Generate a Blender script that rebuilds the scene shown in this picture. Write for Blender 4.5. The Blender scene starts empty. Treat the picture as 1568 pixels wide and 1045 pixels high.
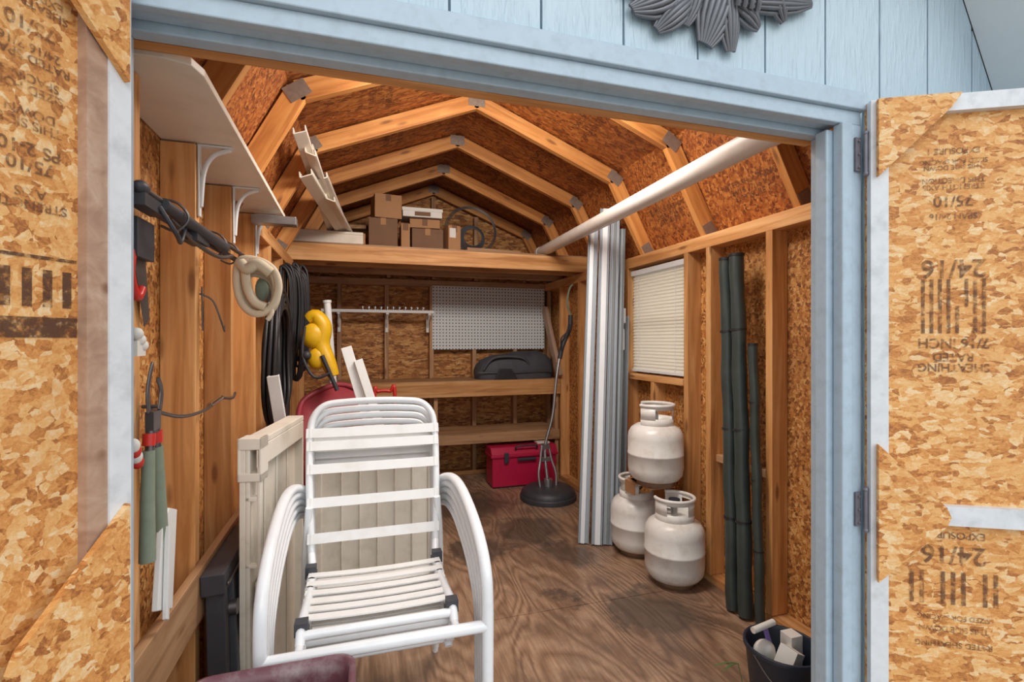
import bpy, bmesh, math, random
from mathutils import Vector, Matrix
random.seed(7)
SC=bpy.context.scene
COL=SC.collection
V=Vector
# ---------------------------------------------------------------- mesh builder
def catmull(pts,n=6,closed=False):
    P=[V(p) for p in pts]; out=[]; L=len(P)
    rng=range(L if closed else L-1)
    for i in rng:
        if closed: a,b,c,d=P[(i-1)%L],P[i],P[(i+1)%L],P[(i+2)%L]
        else: a,b,c,d=P[max(i-1,0)],P[i],P[i+1],P[min(i+2,L-1)]
        for k in range(n):
            t=k/n
            out.append(0.5*((2*b)+(c-a)*t+(2*a-5*b+4*c-d)*t*t+(3*b-a-3*c+d)*t**3))
    if not closed: out.append(P[-1])
    return out
class MB:
    def __init__(s): s.v=[];s.f=[];s.m=[];s.s=[]
    def add(s,vs,fs,mi=0,sm=False):
        o=len(s.v); s.v+= [V(p) for p in vs]
        for f in fs: s.f.append([i+o for i in f]); s.m.append(mi); s.s.append(sm)
    def box(s,x0,x1,y0,y1,z0,z1,mi=0,M=None):
        vs=[V((x,y,z)) for x in (x0,x1) for y in (y0,y1) for z in (z0,z1)]
        if M is not None: vs=[M@p for p in vs]
        s.add(vs,[(0,1,3,2),(4,6,7,5),(0,4,5,1),(2,3,7,6),(0,2,6,4),(1,5,7,3)],mi)
    def obox(s,p0,p1,w,h,side=(0,1,0),mi=0):
        p0,p1=V(p0),V(p1); x=(p1-p0); L=x.length; x.normalize()
        y=V(side); y=(y-x*y.dot(x)).normalized(); z=x.cross(y)
        M=Matrix(((x.x,y.x,z.x,p0.x),(x.y,y.y,z.y,p0.y),(x.z,y.z,z.z,p0.z),(0,0,0,1)))
        s.box(0,L,-w/2,w/2,-h/2,h/2,mi,M)
    def prism(s,pts,vec,mi=0):
        n=len(pts); vec=V(vec); vs=[V(p) for p in pts]+[V(p)+vec for p in pts]
        fs=[tuple(range(n)),tuple(range(2*n-1,n-1,-1))]+[(i,(i+1)%n,(i+1)%n+n,i+n) for i in range(n)]
        s.add(vs,fs,mi)
    def tube(s,pts,r,n=8,closed=False,mi=0,sm=True,rz=None,caps=True):
        P=[V(p) for p in pts]; L=len(P)
        R=r if isinstance(r,(list,tuple)) else [r]*L
        T=[]
        for i in range(L):
            if closed: t=P[(i+1)%L]-P[(i-1)%L]
            else: t=P[min(i+1,L-1)]-P[max(i-1,0)]
            T.append(t.normalized() if t.length>1e-9 else V((0,0,1)))
        up=V((0,0,1)) if abs(T[0].z)<.9 else V((0,1,0))
        a=(up-T[0]*up.dot(T[0])).normalized(); vs=[]
        for i in range(L):
            a=(a-T[i]*a.dot(T[i])).normalized(); b=T[i].cross(a)
            for k in range(n):
                th=2*math.pi*k/n
                vs.append(P[i]+a*(math.cos(th)*R[i])+b*(math.sin(th)*(R[i] if rz is None else rz)))
        fs=[]
        for i in range(L if closed else L-1):
            j=(i+1)%L
            for k in range(n):
                fs.append((i*n+k,i*n+(k+1)%n,j*n+(k+1)%n,j*n+k))
        s.add(vs,fs,mi,sm)
        if not closed and caps:
            s.add(vs[:n],[tuple(range(n))],mi); s.add(vs[-n:],[tuple(range(n))],mi)
    def cyl(s,p0,p1,r0,r1=None,n=20,mi=0):
        s.tube([p0,p1],[r0,r0 if r1 is None else r1],n=n,mi=mi)
    def lathe(s,c,prof,n=28,mi=0,M=None,a0=0,a1=2*math.pi):
        full=abs(a1-a0-2*math.pi)<1e-6; cols=n if full else n+1
        vs=[]
        for (r,z) in prof:
            for k in range(cols):
                th=a0+(a1-a0)*k/n
                p=V((r*math.cos(th),r*math.sin(th),z))
                if M is not None: p=M@p
                vs.append(p+V(c))
        fs=[]
        for i in range(len(prof)-1):
            for k in range(n):
                k2=(k+1)%cols
                fs.append((i*cols+k,i*cols+k2,(i+1)*cols+k2,(i+1)*cols+k))
        s.add(vs,fs,mi,True)
    def ball(s,c,r,sc=(1,1,1),mi=0,n=16,M=None):
        prof=[(math.sin(math.pi*i/10)*1.0,-math.cos(math.pi*i/10)) for i in range(11)]
        S=Matrix.Diagonal((r*sc[0],r*sc[1],r*sc[2],1)); 
        s.lathe(c,prof,n,mi,(M@S) if M is not None else S)
    def obj(s,name,mats,parent=None,bevel=0,origin=None,weld=False):
        if origin is None:
            xs=[p.x for p in s.v];ys=[p.y for p in s.v];zs=[p.z for p in s.v]
            origin=V(((min(xs)+max(xs))/2,(min(ys)+max(ys))/2,min(zs)))
        origin=V(origin)
        me=bpy.data.meshes.new(name)
        me.from_pydata([tuple(p-origin) for p in s.v],[],s.f)
        for m in mats: me.materials.append(m)
        for i,p in enumerate(me.polygons): p.material_index=s.m[i]; p.use_smooth=s.s[i]
        bm=bmesh.new(); bm.from_mesh(me); bmesh.ops.recalc_face_normals(bm,faces=bm.faces); bm.to_mesh(me); bm.free()
        ob=bpy.data.objects.new(name,me); COL.objects.link(ob); ob.location=origin
        if bevel:
            b=ob.modifiers.new('bevel','BEVEL'); b.width=bevel; b.segments=2; b.limit_method='ANGLE'; b.angle_limit=math.radians(50)
        par(ob,parent)
        return ob
def par(ob,parent):
    if parent is not None:
        ob.parent=parent; ob.matrix_parent_inverse=Matrix.Translation(-parent.location)
def empty(name,loc=(0,0,0)):
    e=bpy.data.objects.new(name,None); COL.objects.link(e); e.location=loc; e.empty_display_size=.1; return e
def beam(name,p0,p1,w,h,mat,parent,side=(0,1,0),bevel=.002):
    p0,p1=V(p0),V(p1); x=(p1-p0); L=x.length; x.normalize()
    y=V(side); y=(y-x*y.dot(x)).normalized(); z=x.cross(y)
    c=(p0+p1)/2
    b=MB(); b.box(-L/2,L/2,-w/2,w/2,-h/2,h/2)
    ob=b.obj(name,[mat],None,bevel,origin=(0,0,0))
    ob.matrix_world=Matrix(((x.x,y.x,z.x,c.x),(x.y,y.y,z.y,c.y),(x.z,y.z,z.z,c.z),(0,0,0,1)))
    if parent is not None:
        ob.parent=parent; ob.matrix_parent_inverse=Matrix.Translation(-parent.location)
    return ob
# ---------------------------------------------------------------- materials
def NN(nt,typ,props={},**ins):
    n=nt.nodes.new(typ)
    for k,v in props.items(): setattr(n,k,v)
    for k,v in ins.items():
        k2=k.replace('_',' ')
        key=int(k[1:]) if k[0]=='i' and k[1:].isdigit() else k2
        if isinstance(v,bpy.types.NodeSocket): nt.links.new(v,n.inputs[key])
        else: n.inputs[key].default_value=v
    return n
def c4(c): return (c[0],c[1],c[2],1)
def ramp(nt,fac,stops,interp='LINEAR'):
    r=nt.nodes.new('ShaderNodeValToRGB'); nt.links.new(fac,r.inputs[0]); cr=r.color_ramp; cr.interpolation=interp
    while len(cr.elements)<len(stops): cr.elements.new(.5)
    for e,(p,c) in zip(cr.elements,stops):
        e.position=p; e.color=c4(c) if not isinstance(c,(int,float)) else (c,c,c,1)
    return r.outputs[0]
def mixc(nt,f,a,b,blend='MIX'):
    m=nt.nodes.new('ShaderNodeMix'); m.data_type='RGBA'; m.blend_type=blend
    for i,v in ((0,f),(6,a),(7,b)):
        if isinstance(v,bpy.types.NodeSocket): nt.links.new(v,m.inputs[i])
        else: m.inputs[i].default_value=v if i==0 else c4(v)
    return m.outputs[2]
def math_(nt,op,a,b=0.0,c=0.0):
    m=nt.nodes.new('ShaderNodeMath'); m.operation=op
    for i,v in enumerate((a,b,c)):
        if isinstance(v,bpy.types.NodeSocket): nt.links.new(v,m.inputs[i])
        else: m.inputs[i].default_value=v
    return m.outputs[0]
def newmat(name):
    m=bpy.data.materials.new(name); m.use_nodes=True; nt=m.node_tree
    return m,nt,nt.nodes['Principled BSDF']
def bump(nt,bs,h,strength=.3,dist=.002):
    b=NN(nt,'ShaderNodeBump',Height=h,Strength=strength,Distance=dist); nt.links.new(b.outputs[0],bs.inputs['Normal'])
def simple(name,col,rough=.5,metal=0,var=.08,scale=30,bumpk=0,dirt=None,dirtamt=.5,spec=.5,dscale=9):
    m,nt,bs=newmat(name)
    tc=nt.nodes.new('ShaderNodeTexCoord').outputs['Object']
    nz=NN(nt,'ShaderNodeTexNoise',Vector=tc,Scale=scale,Detail=4.0)
    f=math_(nt,'MULTIPLY_ADD',nz.outputs[0],2*var,1-var)
    cc=NN(nt,'ShaderNodeVectorMath',{'operation':'SCALE'},Scale=f); cc.inputs[0].default_value=col
    out=cc.outputs[0]
    if dirt:
        n2=NN(nt,'ShaderNodeTexNoise',Vector=tc,Scale=dscale,Detail=6.0,Roughness=.65)
        out=mixc(nt,ramp(nt,n2.outputs[0],[(.5,0.0),(.72,dirtamt)]),out,dirt)
    nt.links.new(out,bs.inputs['Base Color'])
    bs.inputs['Roughness'].default_value=rough; bs.inputs['Metallic'].default_value=metal
    bs.inputs['Specular IOR Level'].default_value=spec
    if bumpk: bump(nt,bs,nz.outputs[0],bumpk)
    return m
def osb(name,cols,stain=(.25,.12,.05),stamt=.35,k=1.0):
    m,nt,bs=newmat(name)
    pos=nt.nodes.new('ShaderNodeNewGeometry').outputs['Position']
    nz=NN(nt,'ShaderNodeTexNoise',Vector=pos,Scale=26.0,Detail=4.0,Roughness=.65)
    off=NN(nt,'ShaderNodeVectorMath',{'operation':'MULTIPLY_ADD'},i0=nz.outputs[1],i1=(.022,.022,.022),i2=pos).outputs[0]
    def layer(rot,sc):
        mp=NN(nt,'ShaderNodeMapping',Vector=off,Rotation=rot,Scale=tuple(x*k for x in sc))
        vo=NN(nt,'ShaderNodeTexVoronoi',Vector=mp.outputs[0],Scale=1.0)
        return NN(nt,'ShaderNodeSeparateColor',Color=vo.outputs['Color']).outputs, mp.outputs[0]
    A,ma=layer((.6,.5,.75),(13,58,58)); B,mb=layer((-.5,.9,-.6),(15,66,60)); C,mc=layer((.2,-.7,.2),(16,60,70)); D,md=layer((1.1,-.3,1.2),(14,70,56))
    def fm(mask,a,b,va,vb):
        g=math_(nt,'GREATER_THAN',mask,.5)
        x=nt.nodes.new('ShaderNodeMix'); nt.links.new(g,x.inputs[0]); nt.links.new(a,x.inputs[2]); nt.links.new(b,x.inputs[3])
        y=nt.nodes.new('ShaderNodeMix'); y.data_type='VECTOR'; nt.links.new(g,y.inputs[0]); nt.links.new(va,y.inputs[4]); nt.links.new(vb,y.inputs[5])
        return x.outputs[0],y.outputs[1]
    v1,w1=fm(A[1],A[0],B[0],ma,mb); v2,w2=fm(B[2],v1,C[0],w1,mc); v,w=fm(C[1],v2,D[0],w2,md)
    fb=NN(nt,'ShaderNodeTexNoise',Vector=w,Scale=2.2,Detail=7.0,Roughness=.75)
    vv=math_(nt,'MULTIPLY_ADD',fb.outputs[0],1.5,math_(nt,'MULTIPLY_ADD',v,.85,-.68))
    n=len(cols)
    col=ramp(nt,vv,[(i/(n-1),c) for i,c in enumerate(cols)])
    lo=NN(nt,'ShaderNodeTexNoise',Vector=pos,Scale=3.2,Detail=6.0,Roughness=.7)
    col=mixc(nt,ramp(nt,lo.outputs[0],[(.42,0.0),(.8,stamt)]),col,stain)
    nt.links.new(col,bs.inputs['Base Color']); bs.inputs['Roughness'].default_value=.6
    bump(nt,bs,vv,.45,.003)
    return m
def wood(name,dark,mid,light,knot=(.2,.07,.02)):
    m,nt,bs=newmat(name)
    tc=nt.nodes.new('ShaderNodeTexCoord').outputs['Object']
    rnd=nt.nodes.new('ShaderNodeObjectInfo').outputs['Random']
    off=NN(nt,'ShaderNodeVectorMath',{'operation':'SCALE'},Scale=math_(nt,'MULTIPLY',rnd,37.0)); off.inputs[0].default_value=(1,1,1)
    p=NN(nt,'ShaderNodeVectorMath',{'operation':'ADD'},i0=tc,i1=off.outputs[0]).outputs[0]
    mp=NN(nt,'ShaderNodeMapping',Vector=p,Scale=(1.6,26,26)).outputs[0]
    nz=NN(nt,'ShaderNodeTexNoise',Vector=mp,Scale=1.0,Detail=5.0,Roughness=.6,Distortion=.6).outputs[0]
    mp2=NN(nt,'ShaderNodeMapping',Vector=p,Scale=(3.2,12,12)).outputs[0]
    vo=NN(nt,'ShaderNodeTexVoronoi',Vector=mp2,Scale=1.0)
    kn=ramp(nt,vo.outputs['Distance'],[(.07,1.0),(.16,0.0)])
    col=ramp(nt,nz,[(.3,dark),(.5,mid),(.7,light)])
    col=mixc(nt,math_(nt,'MULTIPLY',kn,.8),col,knot)
    g=NN(nt,'ShaderNodeTexNoise',Vector=p,Scale=3.5,Detail=3.0).outputs[0]
    col=mixc(nt,ramp(nt,g,[(.5,0.0),(.8,.5)]),col,dark)
    br=math_(nt,'MULTIPLY_ADD',rnd,.3,.85)
    sc=NN(nt,'ShaderNodeVectorMath',{'operation':'SCALE'},i0=col,Scale=br).outputs[0]
    nt.links.new(sc,bs.inputs['Base Color']); bs.inputs['Roughness'].default_value=.6
    bump(nt,bs,nz,.2,.002)
    return m
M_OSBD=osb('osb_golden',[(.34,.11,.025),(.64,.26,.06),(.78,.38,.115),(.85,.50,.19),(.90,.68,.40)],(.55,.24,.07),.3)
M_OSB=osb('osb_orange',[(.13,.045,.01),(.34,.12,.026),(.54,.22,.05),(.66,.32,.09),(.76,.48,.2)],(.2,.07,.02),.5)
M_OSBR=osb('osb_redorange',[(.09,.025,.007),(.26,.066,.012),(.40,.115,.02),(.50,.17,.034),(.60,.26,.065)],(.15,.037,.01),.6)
M_PINE=wood('pine_stud',(.44,.18,.05),(.66,.32,.11),(.80,.47,.21))
M_PINE2=wood('pine_rafter',(.40,.14,.03),(.64,.265,.068),(.76,.38,.12))
M_PINE3=wood('pine_weathered',(.26,.13,.06),(.46,.25,.12),(.56,.35,.19))
M_BROWN=wood('board_dull_brown',(.38,.22,.15),(.50,.32,.22),(.60,.42,.31))
def floormat():
    m,nt,bs=newmat('plywood_floor')
    pos=nt.nodes.new('ShaderNodeNewGeometry').outputs['Position']
    mp=NN(nt,'ShaderNodeMapping',Vector=pos,Rotation=(0,0,.12),Scale=(3.2,.8,1)).outputs[0]
    nz=NN(nt,'ShaderNodeTexNoise',Vector=mp,Scale=1.15,Detail=2.0,Roughness=.4,Distortion=.5).outputs[0]
    s=math_(nt,'SINE',math_(nt,'MULTIPLY',nz,95.0))
    s=math_(nt,'POWER',math_(nt,'MULTIPLY_ADD',s,.5,.5),.6)
    mp3=NN(nt,'ShaderNodeMapping',Vector=pos,Scale=(90,7,1)).outputs[0]
    fn=NN(nt,'ShaderNodeTexNoise',Vector=mp3,Scale=1.0,Detail=3.0).outputs[0]
    s2=math_(nt,'MULTIPLY_ADD',fn,.9,math_(nt,'MULTIPLY_ADD',s,.42,-.25))
    col=ramp(nt,s2,[(.1,(.19,.105,.06)),(.45,(.32,.19,.115)),(.8,(.47,.31,.20))])
    lo=NN(nt,'ShaderNodeTexNoise',Vector=pos,Scale=2.6,Detail=6.0,Roughness=.65).outputs[0]
    col=mixc(nt,ramp(nt,lo,[(.46,0.0),(.68,.7)]),col,(.13,.085,.062))
    m2=NN(nt,'ShaderNodeMapping',Vector=pos,Scale=(7,3,1),Location=(3,1,0)).outputs[0]
    l2=NN(nt,'ShaderNodeTexNoise',Vector=m2,Scale=1.0,Detail=6.0,Roughness=.7).outputs[0]
    col=mixc(nt,ramp(nt,l2,[(.56,0.0),(.72,.6)]),col,(.09,.06,.045))
    for (x,y,r) in ((1.36,2.02,.28),(1.08,3.15,.30),(.98,2.35,.13),(1.18,2.78,.24),(.80,3.8,.4),(1.30,1.72,.13),(.75,3.0,.2)):
        d=NN(nt,'ShaderNodeVectorMath',{'operation':'DISTANCE'},i0=pos,i1=(x,y,0)).outputs['Value']
        dd=math_(nt,'ADD',d,math_(nt,'MULTIPLY_ADD',lo,.9,-.45))
        col=mixc(nt,ramp(nt,math_(nt,'DIVIDE',dd,r),[(.55,.75),(1.0,0.0)]),col,(.06,.045,.036))
    nt.links.new(col,bs.inputs['Base Color']); bs.inputs['Roughness'].default_value=.4
    bump(nt,bs,s2,.2,.002)
    return m
M_FLOOR=floormat()
def sidingmat(name,col):
    m,nt,bs=newmat(name)
    pos=nt.nodes.new('ShaderNodeNewGeometry').outputs['Position']
    mp=NN(nt,'ShaderNodeMapping',Vector=pos,Scale=(120,120,16)).outputs[0]
    nz=NN(nt,'ShaderNodeTexNoise',Vector=mp,Scale=1.0,Detail=4.0).outputs[0]
    mq=NN(nt,'ShaderNodeMapping',Vector=pos,Scale=(70,70,11)).outputs[0]
    n2=NN(nt,'ShaderNodeTexNoise',Vector=mq,Scale=1.0,Detail=3.0).outputs[0]
    c=ramp(nt,nz,[(.3,tuple(x*.93 for x in col)),(.6,col)])
    nt.links.new(c,bs.inputs['Base Color']); bs.inputs['Roughness'].default_value=.4
    bump(nt,bs,math_(nt,'ADD',nz,ramp(nt,n2,[(.5,0.0),(.66,.9)])),.55,.003); return m
M_SID=sidingmat('siding_blue_paint',(.47,.60,.675))
M_SIDD=simple('siding_groove_blue',(.20,.28,.34),.7)
M_TRIM=simple('trim_blue_paint',(.41,.52,.61),.4,var=.08,scale=40,bumpk=.1,dirt=(.27,.33,.38),dirtamt=.4,dscale=25)
M_SILV=simple('stile_grey_white_paint',(.70,.73,.76),.4,var=.12,scale=35,dirt=(.45,.48,.5),dirtamt=.6,dscale=20)
M_WHP=simple('white_paint',(.78,.80,.81),.4,var=.05)
M_SOF=simple('soffit_pale',(.66,.71,.74),.6,var=.03)
M_SHELF=simple('shelf_melamine',(.82,.75,.64),.45,var=.06,scale=6,dirt=(.6,.5,.38),dirtamt=.35)
M_WPL=simple('chair_white_enamel',(.80,.82,.84),.28,var=.03,dirt=(.6,.6,.58),dirtamt=.3)
M_STRAP=simple('vinyl_strap',(.80,.79,.77),.35,var=.04,dirt=(.6,.56,.48),dirtamt=.35)
M_CREAM=simple('cream_plastic',(.76,.70,.60),.5,var=.08,scale=8,dirt=(.48,.41,.31),dirtamt=.5)
M_BLK=simple('black_rubber',(.022,.022,.025),.45,var=.2)
M_BLK2=simple('black_plastic',(.045,.046,.055),.5,var=.2)
M_GRN=simple('dark_green_sleeve',(.045,.06,.056),.38,var=.4,scale=14,bumpk=.3)
M_TANK=simple('tank_paint',(.80,.78,.74),.32,var=.05,dirt=(.5,.40,.29),dirtamt=.5,dscale=10)
M_RUST=simple('rusty_steel',(.25,.15,.09),.7,var=.3)
M_GALV=simple('galvanized',(.45,.46,.47),.35,.85,var=.15)
M_PLATE=simple('truss_plate',(.28,.22,.18),.5,.4,var=.3,scale=60)
M_GUT=simple('gutter_grey',(.34,.38,.42),.4,var=.08)
M_GUTD=simple('gutter_dark_grey',(.20,.22,.23),.45,var=.1)
M_GUTW=simple('gutter_white',(.78,.81,.84),.35,var=.05)
M_PVC=simple('pvc_pipe',(.80,.74,.68),.4,var=.07,scale=5,dirt=(.6,.5,.42),dirtamt=.4)
M_RED=simple('red_plastic',(.50,.010,.06),.38,var=.08)
M_MAR=simple('maroon_plastic',(.36,.04,.055),.45,var=.15,dirt=(.2,.04,.05))
M_BIN=simple('dark_maroon_bin',(.15,.055,.07),.4,var=.3,scale=12,dirt=(.42,.36,.36),dirtamt=.7)
M_CARD=simple('cardboard',(.42,.21,.09),.75,var=.1,scale=10)
M_CARDD=simple('cardboard_dark',(.20,.10,.05),.75,var=.15,scale=10)
M_LBL=simple('paper_label',(.75,.72,.66),.6,var=.04)
M_YEL=simple('yellow_plastic',(.80,.46,.01),.4,var=.15)
M_CLOTH=simple('canvas_cream',(.66,.55,.40),.85,var=.12,bumpk=.2)
M_BAG=simple('charcoal_nylon',(.06,.062,.075),.65,var=.25,scale=20,bumpk=.3)
M_OLIVE=simple('olive_grip',(.22,.26,.19),.5,var=.2)
M_REDP=simple('red_paint',(.6,.03,.02),.35)
M_STEEL=simple('dark_steel',(.16,.15,.15),.4,.8,var=.25)
M_HING=simple('hinge_steel',(.22,.21,.24),.45,.4,var=.3)
M_CHR=simple('chrome',(.7,.7,.7),.15,1)
M_PEW=simple('pewter_grey',(.15,.155,.17),.4,.4,var=.2,scale=40)
M_BLUE=simple('navy_bucket',(.02,.028,.045),.4)
M_PURP=simple('purple_plastic',(.2,.14,.42),.4)
M_GRASS=simple('green_leaf',(.08,.17,.04),.6)
def blindmat():
    m,nt,bs=newmat('blind_slat')
    bs.inputs['Base Color'].default_value=(.90,.87,.80,1); bs.inputs['Roughness'].default_value=.45
    tr=nt.nodes.new('ShaderNodeBsdfTranslucent'); tr.inputs[0].default_value=(.98,.93,.84,1)
    mx=nt.nodes.new('ShaderNodeMixShader'); mx.inputs[0].default_value=.55
    nt.links.new(bs.outputs[0],mx.inputs[1]); nt.links.new(tr.outputs[0],mx.inputs[2])
    nt.links.new(mx.outputs[0],nt.nodes['Material Output'].inputs[0]); return m
M_BLIND=blindmat()
M_ROOF=simple('shingle',(.16,.16,.17),.9,var=.3)
M_GROUND=simple('gravel_ground',(.36,.34,.31),.9,var=.3,scale=60,bumpk=.5)
M_PVCW=simple('white_vinyl',(.78,.78,.76),.4,var=.05)
def pegmat():
    m,nt,bs=newmat('pegboard_white')
    pos=nt.nodes.new('ShaderNodeNewGeometry').outputs['Position']
    sp=NN(nt,'ShaderNodeSeparateXYZ',Vector=pos).outputs
    a=math_(nt,'SUBTRACT',math_(nt,'FRACT',math_(nt,'DIVIDE',sp[0],.0305)),.5)
    b=math_(nt,'SUBTRACT',math_(nt,'FRACT',math_(nt,'DIVIDE',sp[2],.0305)),.5)
    d=math_(nt,'SQRT',math_(nt,'ADD',math_(nt,'MULTIPLY',a,a),math_(nt,'MULTIPLY',b,b)))
    k=math_(nt,'LESS_THAN',d,.2)
    nt.links.new(mixc(nt,k,(.76,.78,.78),(.05,.045,.04)),bs.inputs['Base Color']); bs.inputs['Roughness'].default_value=.4
    return m
M_PEG=pegmat()
def inkmat():
    m,nt,bs=newmat('stamp_ink')
    pos=nt.nodes.new('ShaderNodeNewGeometry').outputs['Position']
    nz=NN(nt,'ShaderNodeTexNoise',Vector=pos,Scale=60.0,Detail=5.0,Roughness=.75).outputs[0]
    bs.inputs['Base Color'].default_value=(.14,.06,.03,1); bs.inputs['Roughness'].default_value=.7
    nt.links.new(ramp(nt,nz,[(.38,.08),(.56,.72)]),bs.inputs['Alpha'])
    return m
M_INK=inkmat()
def glassmat():
    m,nt,bs=newmat('window_glass')
    tr=nt.nodes.new('ShaderNodeBsdfTransparent'); mx=nt.nodes.new('ShaderNodeMixShader'); mx.inputs[0].default_value=.08
    gl=nt.nodes.new('ShaderNodeBsdfGlossy'); gl.inputs['Roughness'].default_value=.02
    nt.links.new(tr.outputs[0],mx.inputs[1]); nt.links.new(gl.outputs[0],mx.inputs[2]); nt.links.new(mx.outputs[0],nt.nodes['Material Output'].inputs[0])
    return m
M_GLASS=glassmat()
# ---------------------------------------------------------------- room shell
CX=.66; XL=-.54; XR=1.86; YB=4.76; YF=1.03
b=MB()
b.box(-.56,1.88,.98,2.20,-.02,0); b.box(-.56,1.88,2.203,3.42,-.02,0); b.box(-.56,1.88,3.423,4.78,-.02,0)
b.box(-.56,1.88,1.0,4.78,-.16,-.021)
floor=b.obj('floor',[M_FLOOR],origin=(0,0,0))
b=MB(); b.box(-14,15,-12,18,-.26,-.16); b.obj('ground',[M_GROUND])
def rz(x,base=0.0):
    dx=abs(x-CX)
    if dx>=.955: return 1.87+(1.215-dx)/(1.215-.955)*(2.38-1.87)
    return 2.38+(.955-dx)/.955*(2.76-2.38)
gab=[(XL,0),(XL,1.88),(CX-.955,2.38),(CX,2.76),(CX+.955,2.38),(XR,1.88),(XR,0)]
b=MB(); b.prism([(x,YB,z) for x,z in gab],(0,.012,0),0); b.prism([(x,YB+.013,z) for x,z in gab],(0,.012,0),1)
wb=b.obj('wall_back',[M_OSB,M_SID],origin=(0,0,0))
for i,x in enumerate((-.50,-.18,.23,.64,1.05,1.46,1.82)):
    beam('stud_%d'%i,(x,YB-.045,.04),(x,YB-.045,1.79),.038,.088,M_PINE3,wb,side=(1,0,0))
beam('bottom_plate',(XL+.01,YB-.045,.02),(XR-.01,YB-.045,.02),.088,.038,M_PINE,wb)
beam('top_plate',(XL+.01,YB-.045,1.82),(XR-.01,YB-.045,1.82),.088,.06,M_PINE3,wb)
for i,x in enumerate((.25,.66,1.07)):
    beam('gable_stud_%d'%i,(x,YB-.045,1.86),(x,YB-.045,rz(x)-.12),.038,.07,M_PINE3,wb,side=(1,0,0))
# left wall
b=MB(); b.box(XL-.012,XL,1.05,YB,0,1.87,0); b.box(XL-.025,XL-.013,1.05,YB+.02,-.14,1.87,1)
wl=b.obj('wall_left',[M_OSB,M_SID],origin=(0,0,0))
for i,y in enumerate((1.23,1.64,2.05,2.46,2.87,3.28,3.69,4.10,4.5)):
    beam('stud_%d'%i,(XL+.045,y,.04),(XL+.045,y,1.845 if y<2.6 else 1.78),.088,.038,M_PINE,wl,side=(1,0,0))
beam('bottom_plate',(XL+.045,1.12,.02),(XL+.045,4.66,.02),.088,.038,M_PINE,wl,side=(1,0,0))
beam('top_plate',(XL+.045,2.60,1.815),(XL+.045,4.66,1.815),.088,.07,M_PINE,wl,side=(1,0,0))
# right wall with window hole
b=MB()
wy0,wy1,wz0,wz1=2.44,3.04,1.07,1.76
for (x0,x1,mi,zb) in ((XR,XR+.012,0,0),(XR+.013,XR+.025,1,-.14)):
    b.box(x0,x1,1.05,wy0,zb,1.87,mi); b.box(x0,x1,wy1,YB,zb,1.87,mi)
    b.box(x0,x1,wy0,wy1,zb,wz0,mi); b.box(x0,x1,wy0,wy1,wz1,1.87,mi)
wr=b.obj('wall_right',[M_OSB,M_SID],origin=(0,0,0))
for i,y in enumerate((1.40,1.81,2.22,2.41,3.07,3.45,3.86,4.27)):
    beam('stud_%d'%i,(XR-.045,y,.04),(XR-.045,y,1.78),.088,.038,M_PINE,wr,side=(1,0,0))
beam('sill_stud',(XR-.045,wy0,wz0-.03),(XR-.045,wy1,wz0-.03),.088,.038,M_PINE,wr,side=(1,0,0))
beam('cripple',(XR-.045,2.75,.04),(XR-.045,2.75,wz0-.05),.088,.038,M_PINE,wr,side=(1,0,0))
beam('bottom_plate',(XR-.045,1.12,.02),(XR-.045,4.66,.02),.088,.038,M_PINE,wr,side=(1,0,0))
beam('top_plate',(XR-.045,1.12,1.815),(XR-.045,4.66,1.815),.088,.07,M_PINE,wr,side=(1,0,0))
beam('block',(XR-.03,1.84,.66),(XR-.03,2.20,.66),.05,.038,M_PINE3,wr,side=(1,0,0))
# window with blinds
b=MB()
for (y0,y1,z0,z1) in ((wy0,wy0+.03,wz0,wz1),(wy1-.03,wy1,wz0,wz1),(wy0+.03,wy1-.03,wz0,wz0+.03),(wy0+.03,wy1-.03,wz1-.03,wz1),(wy0+.03,wy1-.03,1.40,1.425)):
    b.box(1.835,1.88,y0,y1,z0,z1,0)
b.box(1.858,1.862,wy0+.03,wy1-.03,wz0+.03,wz1-.03,1)
b.box(1.785,1.82,wy0+.01,wy1-.01,wz1-.035,wz1-.003,0)
n=30
for i in range(n):
    z=wz1-.048-i*(wz1-wz0-.08)/(n-1)
    Mx=Matrix.Translation((1.803,0,z))@Matrix.Rotation(math.radians(-63),4,'Y')
    b.box(-.013,.013,wy0+.015,wy1-.015,-.0006,.0006,2,Mx)
b.box(1.79,1.815,wy0+.015,wy1-.015,wz0+.005,wz0+.02,0)
for y in (wy0+.1,wy1-.1): b.cyl((1.79,y,wz0+.01),(1.79,y,wz1-.02),.0012,n=6,mi=0)
b.obj('window_1',[M_WHP,M_GLASS,M_BLIND])
def offs(off):
    P=[(-1.215,1.87),(-.955,2.38),(0,2.76),(.955,2.38),(1.215,1.87)]
    out=[]
    for i,p in enumerate(P):
        ns=[]
        for j in (i-1,i):
            if 0<=j<len(P)-1:
                d=V((P[j+1][0]-P[j][0],P[j+1][1]-P[j][1])).normalized(); ns.append(V((-d.y,d.x)))
        nn=sum(ns,V((0,0))).normalized(); k=off/max(.3,nn.dot(ns[0]))
        out.append((p[0]+nn.x*k,p[1]+nn.y*k))
    return out
GO=offs(.07); KX,KZ=GO[3]; TX,TZ=GO[4]; RZ=GO[2][1]
def rzf(x):
    dx=abs(x-CX)
    if dx>=KX: return TZ+(TX-dx)/(TX-KX)*(KZ-TZ)
    return KZ+(KX-dx)/KX*(RZ-KZ)
b=MB()
grooves=[CX-TX]+[x for x in [.996-.2045*k for k in range(8,-1,-1)] if x>CX-1.2]+[1.1965,1.394,1.583,1.772,CX+TX]
OL,OR=-.47,1.295
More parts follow.
